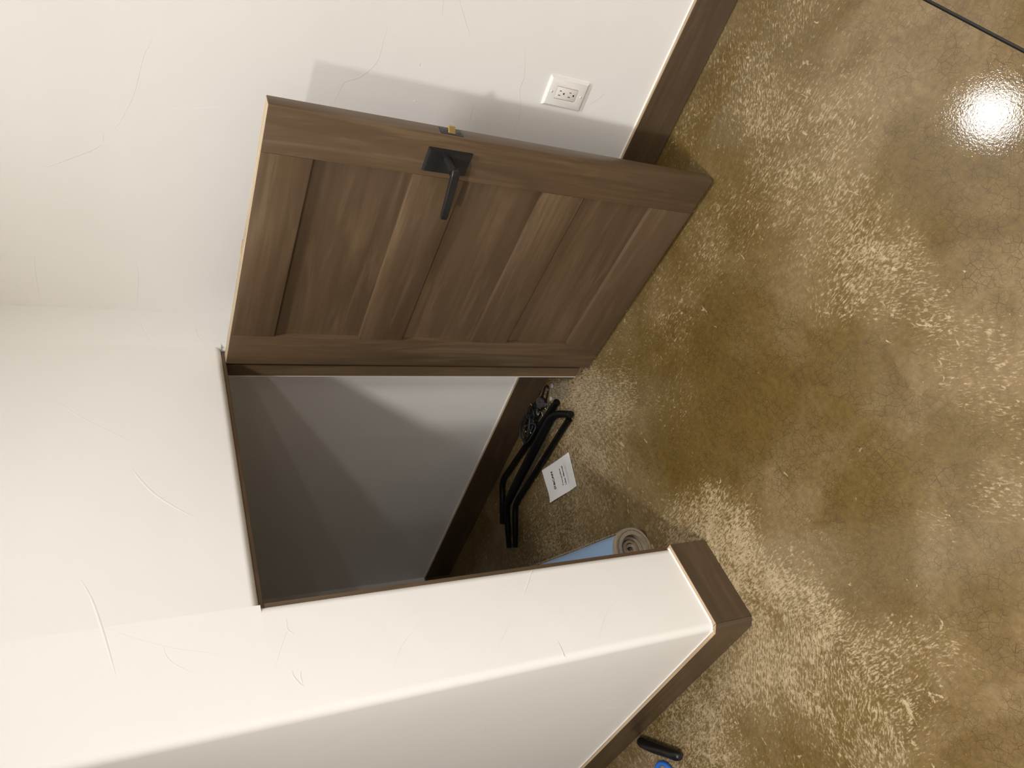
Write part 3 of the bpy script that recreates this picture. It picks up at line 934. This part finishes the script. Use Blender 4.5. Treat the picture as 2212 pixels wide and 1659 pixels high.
lump('coil_seat', -0.066, 0.343, 0.009, 0.022, 0.022, 0.009, 5.0, RUBBER, coil, 0.15)

# loose bolts
BOLTS = [((-0.028, 0.318, 0.022), 0.6, 'small steel bolt beside the black wire loop near the baseboard'),
         ((-0.012, 0.398, 0.020), 1.9, 'small steel bolt against the baseboard left of the strap coil'),
         ((-0.078, 0.372, 0.022), 0.75, 'small steel bolt lying just below the strap coil'),
         ((-0.092, 0.362, 0.018), 1.3, 'second small steel bolt below the strap coil, towards the tubes'),
         ((-0.100, 0.335, 0.014), 2.3, 'small steel bolt at the tip of the strap tail'),
         ((-0.066, 0.505, 0.024), 1.7, 'small steel bolt inside the cord loops, nearest the closet depth'),
         ((-0.078, 0.470, 0.026), 1.45, 'longer steel bolt inside the cord loops, nearest the tubes')]
bolt0 = None
for i, (p, a, lab) in enumerate(BOLTS):
    if bolt0 is None:
        bm = bmesh.new()
        tube(bm, [Vector((0, 0, 0)), Vector((0.022, 0, 0))], 0.0020, 10)
        bolt0 = obj('bolt', bm, STEEL, None, 40)
        bm = bmesh.new()
        tube(bm, [Vector((-0.0035, 0, 0)), Vector((0.0005, 0, 0))], 0.0042, 6)
        head0 = obj('bolt_head', bm, STEEL, bolt0, 30)
        o = bolt0
    else:
        o = bolt0.copy(); COL.objects.link(o)
        h = head0.copy(); COL.objects.link(h); h.parent = o
    o.location = p
    o.rotation_euler = (0, 0.25, a + 1.0)
    if i == 6: o.scale = (1.5, 1, 1)
    tag(o, lab, 'bolt', 'loose bolts in the hardware pile')

# clear rubber discs and a crumpled clear bag on the floor
disc0 = None
for (x, y), lab in (((-0.053, 0.252), 'clear rubber disc lying on the floor nearest the door jamb'),
                    ((-0.082, 0.296), 'clear rubber disc lying on the floor beside the strap coil')):
    if disc0 is None:
        bm = bmesh.new()
        bmesh.ops.create_uvsphere(bm, u_segments=18, v_segments=10, radius=0.0105)
        for v in bm.verts: v.co.z = max(v.co.z * 0.45 + 0.0012, 0.0004)
        disc0 = obj('rubber_disc', bm, CLEAR, None, 60)
        o = disc0
    else:
        o = disc0.copy(); COL.objects.link(o)
    o.location = (x, y, 0)
    tag(o, lab, 'disc', 'clear rubber discs')
bm = bmesh.new()
nx, ny = 34, 46
g_ = []
for j in range(ny + 1):
    row = []
    for i in range(nx + 1):
        u, v = i / nx - 0.5, j / ny - 0.5
        x = u * 0.072 + 0.10 * v * 0.18
        y = v * 0.125
        x *= 1 + 0.28 * noise.noise(Vector((v * 6, 0.5, 2.0)))
        y *= 1 + 0.22 * noise.noise(Vector((u * 5, 7.5, 2.0)))
        edge = min(0.5 - abs(u), 0.5 - abs(v)) * 4
        z = 0.0012 + 0.007 * min(1, edge) * abs(noise.noise(Vector((u * 5, v * 7, 3.1)))) + 0.003 * abs(noise.noise(Vector((u * 16, v * 22, 9.7)))) * min(1, edge * 2)
        row.append(bm.verts.new((x, y, z)))
    g_.append(row)
for j in range(ny):
    for i in range(nx):
        bm.faces.new((g_[j][i], g_[j][i + 1], g_[j + 1][i + 1], g_[j + 1][i]))
bagc = obj('plastic_bag', bm, CLEAR_BAG, None, 20)
bagc.location = (-0.108, 0.226, 0)
bagc.rotation_euler = (0, 0, -0.55)
tag(bagc, 'crumpled clear plastic bag glinting on the floor by the hinge jamb', 'bag')

# instruction booklet
C_, B_, D_, A_ = Vector((-0.374, 0.586, 0)), Vector((-0.239, 0.549, 0)), Vector((-0.442, 0.398, 0)), Vector((-0.317, 0.350, 0))
def pz(u, v):
    """height of the booklet's curled cover; u left to right, v top to bottom, both 0..1"""
    return 0.0030 + 0.010 * max(0, 0.30 - u) ** 2 / 0.09 * max(0, 0.75 - v) + 0.0045 * max(0, v - 0.72) * (1 - u) * 3 + 0.0012 * math.sin(5.5 * v + 2 * u)
def pp(u, v, dz=0.0):
    p = (C_ * (1 - u) + B_ * u) * (1 - v) + (D_ * (1 - u) + A_ * u) * v
    p.z = pz(u, v) + dz
    return p
book = tag(empty('booklet', (-0.343, 0.471, 0)), 'white printed instruction booklet lying on the closet floor', 'booklet')
org = Vector((-0.343, 0.471, 0))
bm = bmesh.new()
nu, nv = 14, 20
top = [[bm.verts.new(pp(i / nu, j / nv) - org) for i in range(nu + 1)] for j in range(nv + 1)]
bot = [[bm.verts.new(Vector((top[j][i].co.x, top[j][i].co.y, max(0.0004, top[j][i].co.z - 0.0024)))) for i in range(nu + 1)] for j in range(nv + 1)]
for j in range(nv):
    for i in range(nu):
        bm.faces.new((top[j][i], top[j][i + 1], top[j + 1][i + 1], top[j + 1][i]))
        bm.faces.new((bot[j][i], bot[j + 1][i], bot[j + 1][i + 1], bot[j][i + 1]))
for j in range(nv):
    bm.faces.new((top[j][0], top[j + 1][0], bot[j + 1][0], bot[j][0]))
    bm.faces.new((top[j][nu], bot[j][nu], bot[j + 1][nu], top[j + 1][nu]))
for i in range(nu):
    bm.faces.new((top[0][i], bot[0][i], bot[0][i + 1], top[0][i + 1]))
    bm.faces.new((top[nv][i], top[nv][i + 1], bot[nv][i + 1], bot[nv][i]))
obj('cover', bm, PAPER, book, 50)
PW, PH = 0.140, 0.207
def on_page(me, name, u0, v0, scale_x, scale_y):
    """lay a flat mesh (x right, y up, metres) on the page; u0, v0: its origin in metres from the top left"""
    for v in me.vertices:
        u = (u0 + v.co.x * scale_x) / PW
        w = (v0 - v.co.y * scale_y) / PH
        v.co = pp(u, w, 0.0005) - org
    o = link(name, me, book, INK)
    return o
def text_mesh(s, bold=0.0):
    cu = bpy.data.curves.new('text', 'FONT')
    cu.body = s
    cu.size = 1.0
    cu.offset = bold
    cu.resolution_u = 3
    t = bpy.data.objects.new('text', cu)
    COL.objects.link(t)
    bpy.context.view_layer.update()
    me = bpy.data.meshes.new_from_object(t)
    COL.objects.unlink(t)
    bpy.data.objects.remove(t)
    xs = [v.co.x for v in me.vertices]; ys = [v.co.y for v in me.vertices]
    for v in me.vertices: v.co.x -= min(xs)
    return me, max(xs) - min(xs), max(ys) - min(ys)
def word(s, name, u0, v0, width, height, bold):
    me, w, h = text_mesh(s, bold)
    on_page(me, name, u0, v0, width / w, height / h)
word('BCAN', 'printed_wordmark', 0.056, 0.0665, 0.056, 0.0130, 0.045)
word('Trampoline', 'printed_title', 0.033, 0.1215, 0.071, 0.0105, 0.030)
word('User Manual', 'printed_title', 0.031, 0.1420, 0.077, 0.0092, 0.030)
# emblem: a blocky S-shaped mark
bm = bmesh.new()
for x0, x1, y0, y1 in ((0, 1, .76, 1), (0, .24, .5, .76), (0.3, 1, .42, .62), (.76, 1, .2, .42), (0, .62, 0, .22)):
    vs = [bm.verts.new(v) for v in ((x0 + 0.12 * y0, y0, 0), (x1 + 0.12 * y0, y0, 0), (x1 + 0.12 * y1, y1, 0), (x0 + 0.12 * y1, y1, 0))]
    bm.faces.new(vs)
me = bpy.data.meshes.new('printed_emblem'); bm.to_mesh(me); bm.free()
on_page(me, 'printed_emblem', 0.037, 0.0670, 0.0145, 0.0140)
for v0, x0, x1 in ((0.1585, 0.030, 0.114), (0.1645, 0.030, 0.106)):
    bm = bmesh.new()
    n = 40
    x = x0
    while x < x1:
        d = 0.0008 + 0.0011 * random.random()
        vs = [bm.verts.new(v) for v in ((x, 0, 0), (x + d, 0, 0), (x + d, 0.0011, 0), (x, 0.0011, 0))]
        bm.faces.new(vs)
        x += d + 0.0006
    me = bpy.data.meshes.new('printed_fine_line'); bm.to_mesh(me); bm.free()
    o = on_page(me, 'printed_fine_line', 0.0, v0, 1, 1)
    o['kind'] = 'stuff'

# rolled rug
ax = Vector((0.398, 0.917, 0)).normalized()
sd = Vector((ax.y, -ax.x, 0))
rug = tag(empty('rolled_rug', (-0.8445, 0.212, 0), math.atan2(ax.y, ax.x)), 'rolled tan rug with pale blue backing lying on the closet floor', 'rug')
RR, LEN, TH = 0.067, 0.95, 0.0125
def spiral(i, n, turns, r0, r1):
    a = 2 * math.pi * turns * i / n
    r = r0 + (r1 - r0) * i / n
    return a, r
bm = bmesh.new()
N, TURNS = 150, 4.3
A0 = -1.2
segs = 12
rows = []
for i in range(N + 1):
    a, r = spiral(i, N, TURNS, 0.010, RR - TH * 0.5)
    th = TH * (0.72 if i / N < 0.74 else 0.72 + 0.40 * min(1, (i / N - 0.74) / 0.05))
    if i / N < 0.74: r -= 0.0025
    a += A0
    cs = []
    for rad in (r + th / 2, r - th / 2):
        line = []
        for k in range(segs + 1):
            t = k / segs
            xx = LEN * t
            y, z = rad * math.cos(a), RR + rad * math.sin(a)
            wob = 0.0016 * noise.noise(Vector((xx * 9, i * 0.12, 1.0))) if 0 < k < segs else 0
            inset = (0.016 + 0.010 * noise.noise(Vector((i * 0.07, 0, 4.0))) if i / N < 0.745 else 0.0) if k == 0 else 0
            line.append(bm.verts.new((xx + inset, y + wob, max(z + wob, 0.0006))))
        cs.append(line)
    rows.append(cs)
for i in range(N):
    for k in range(segs):
        f = bm.faces.new((rows[i][0][k], rows[i][0][k + 1], rows[i + 1][0][k + 1], rows[i + 1][0][k])); f.material_index = 0
        f = bm.faces.new((rows[i][1][k], rows[i + 1][1][k], rows[i + 1][1][k + 1], rows[i][1][k + 1])); f.material_index = 1
    for k in (0, segs):
        f = bm.faces.new((rows[i][0][k], rows[i + 1][0][k], rows[i + 1][1][k], rows[i][1][k])); f.material_index = 1
for i in (0, N):
    for k in range(segs):
        f = bm.faces.new((rows[i][0][k], rows[i][0][k + 1], rows[i][1][k + 1], rows[i][1][k])); f.material_index = 1
obj('rug_roll', bm, [BACKING, PILE], rug, 40)
# tan selvedge band around the near end, and the tufted free edge along the roll
bm = bmesh.new()
prev = None
for i in range(49):
    a = 2 * math.pi * i / 48
    cur = []
    for xx, rad in ((-0.003, RR - 0.006), (-0.004, RR + 0.0015), (0.004, RR + 0.003), (0.016, RR + 0.0022), (0.017, RR - 0.001)):
        j = 0.0008 * noise.noise(Vector((math.cos(a) * 9, math.sin(a) * 9, xx * 300)))
        cur.append(bm.verts.new((xx + j * 2, (rad + j) * math.cos(a), max(RR + (rad + j) * math.sin(a), 0.0004))))
    if prev:
        for k in range(4): bm.faces.new((prev[k], prev[k + 1], cur[k + 1], cur[k]))
    prev = cur
obj('edge_band', bm, PILE, rug, 60)['label'] = 'tan bound edge'
bm = bmesh.new()
rnd = random.Random(3)
for i in range(420):
    xx = 0.02 + 0.9 * i / 420 + rnd.uniform(-0.001, 0.001)
    a = math.radians(-2 + rnd.uniform(-3, 3))
    p = Vector((xx, -(RR - 0.002) * math.cos(a), RR + (RR - 0.002) * math.sin(a)))
    q_ = p + Vector((rnd.uniform(-0.002, 0.002), -rnd.uniform(0.002, 0.0065), rnd.uniform(-0.001, 0.004)))
    w_ = 0.0011
    v = [bm.verts.new(p + Vector((-w_, 0, 0))), bm.verts.new(p + Vector((w_, 0, 0))), bm.verts.new(p + Vector((0, 0, w_ * 1.6))), bm.verts.new(q_)]
    for f in ((0, 1, 3), (1, 2, 3), (2, 0, 3)): bm.faces.new([v[k] for k in f])
tf = obj('tufts', bm, PILE, rug)
tf['kind'] = 'stuff'

# ------------------------------------------------------------------ things in the hall on the left
gp = tag(empty('rubber_grip', (-1.33, 0.605, 0)), 'short curved black rubber grip lying on the floor by the left baseboard', 'grip')
bm = bmesh.new()
pts = [(-1.268, 0.694, 0.017), (-1.276, 0.683, 0.018), (-1.308, 0.640, 0.019), (-1.345, 0.586, 0.018), (-1.372, 0.548, 0.018), (-1.382, 0.536, 0.017)]
P, rr = smooth_path([(x + 1.33, y - 0.605, z) for x, y, z in pts], [0.012, 0.0165, 0.0180, 0.0170, 0.0165, 0.0105], 7)
tube(bm, P, rr, 18)
obj('grip_body', bm, RUBBER, gp, 60)
bm = bmesh.new()
d = (P[-1] - P[-4]).normalized()
tube(bm, [P[-1] - d * 0.006, P[-1] + d * 0.002], [0.0135, 0.0095], 18)
obj('end_cap', bm, BLACK_METAL, gp, 30)
rg = tag(empty('blue_ring', (-1.402, 0.665, 0)), 'bright blue plastic ring lying on the floor beside the black rubber grip', 'ring')
bm = bmesh.new()
pts = [Vector((0.047 * math.cos(2 * math.pi * i / 48), 0.047 * math.sin(2 * math.pi * i / 48), 0.0085)) for i in range(48)]
tube(bm, pts, 0.0075, 12, closed=True, flat=1.0)
obj('ring_band', bm, BLUE, rg, 60)
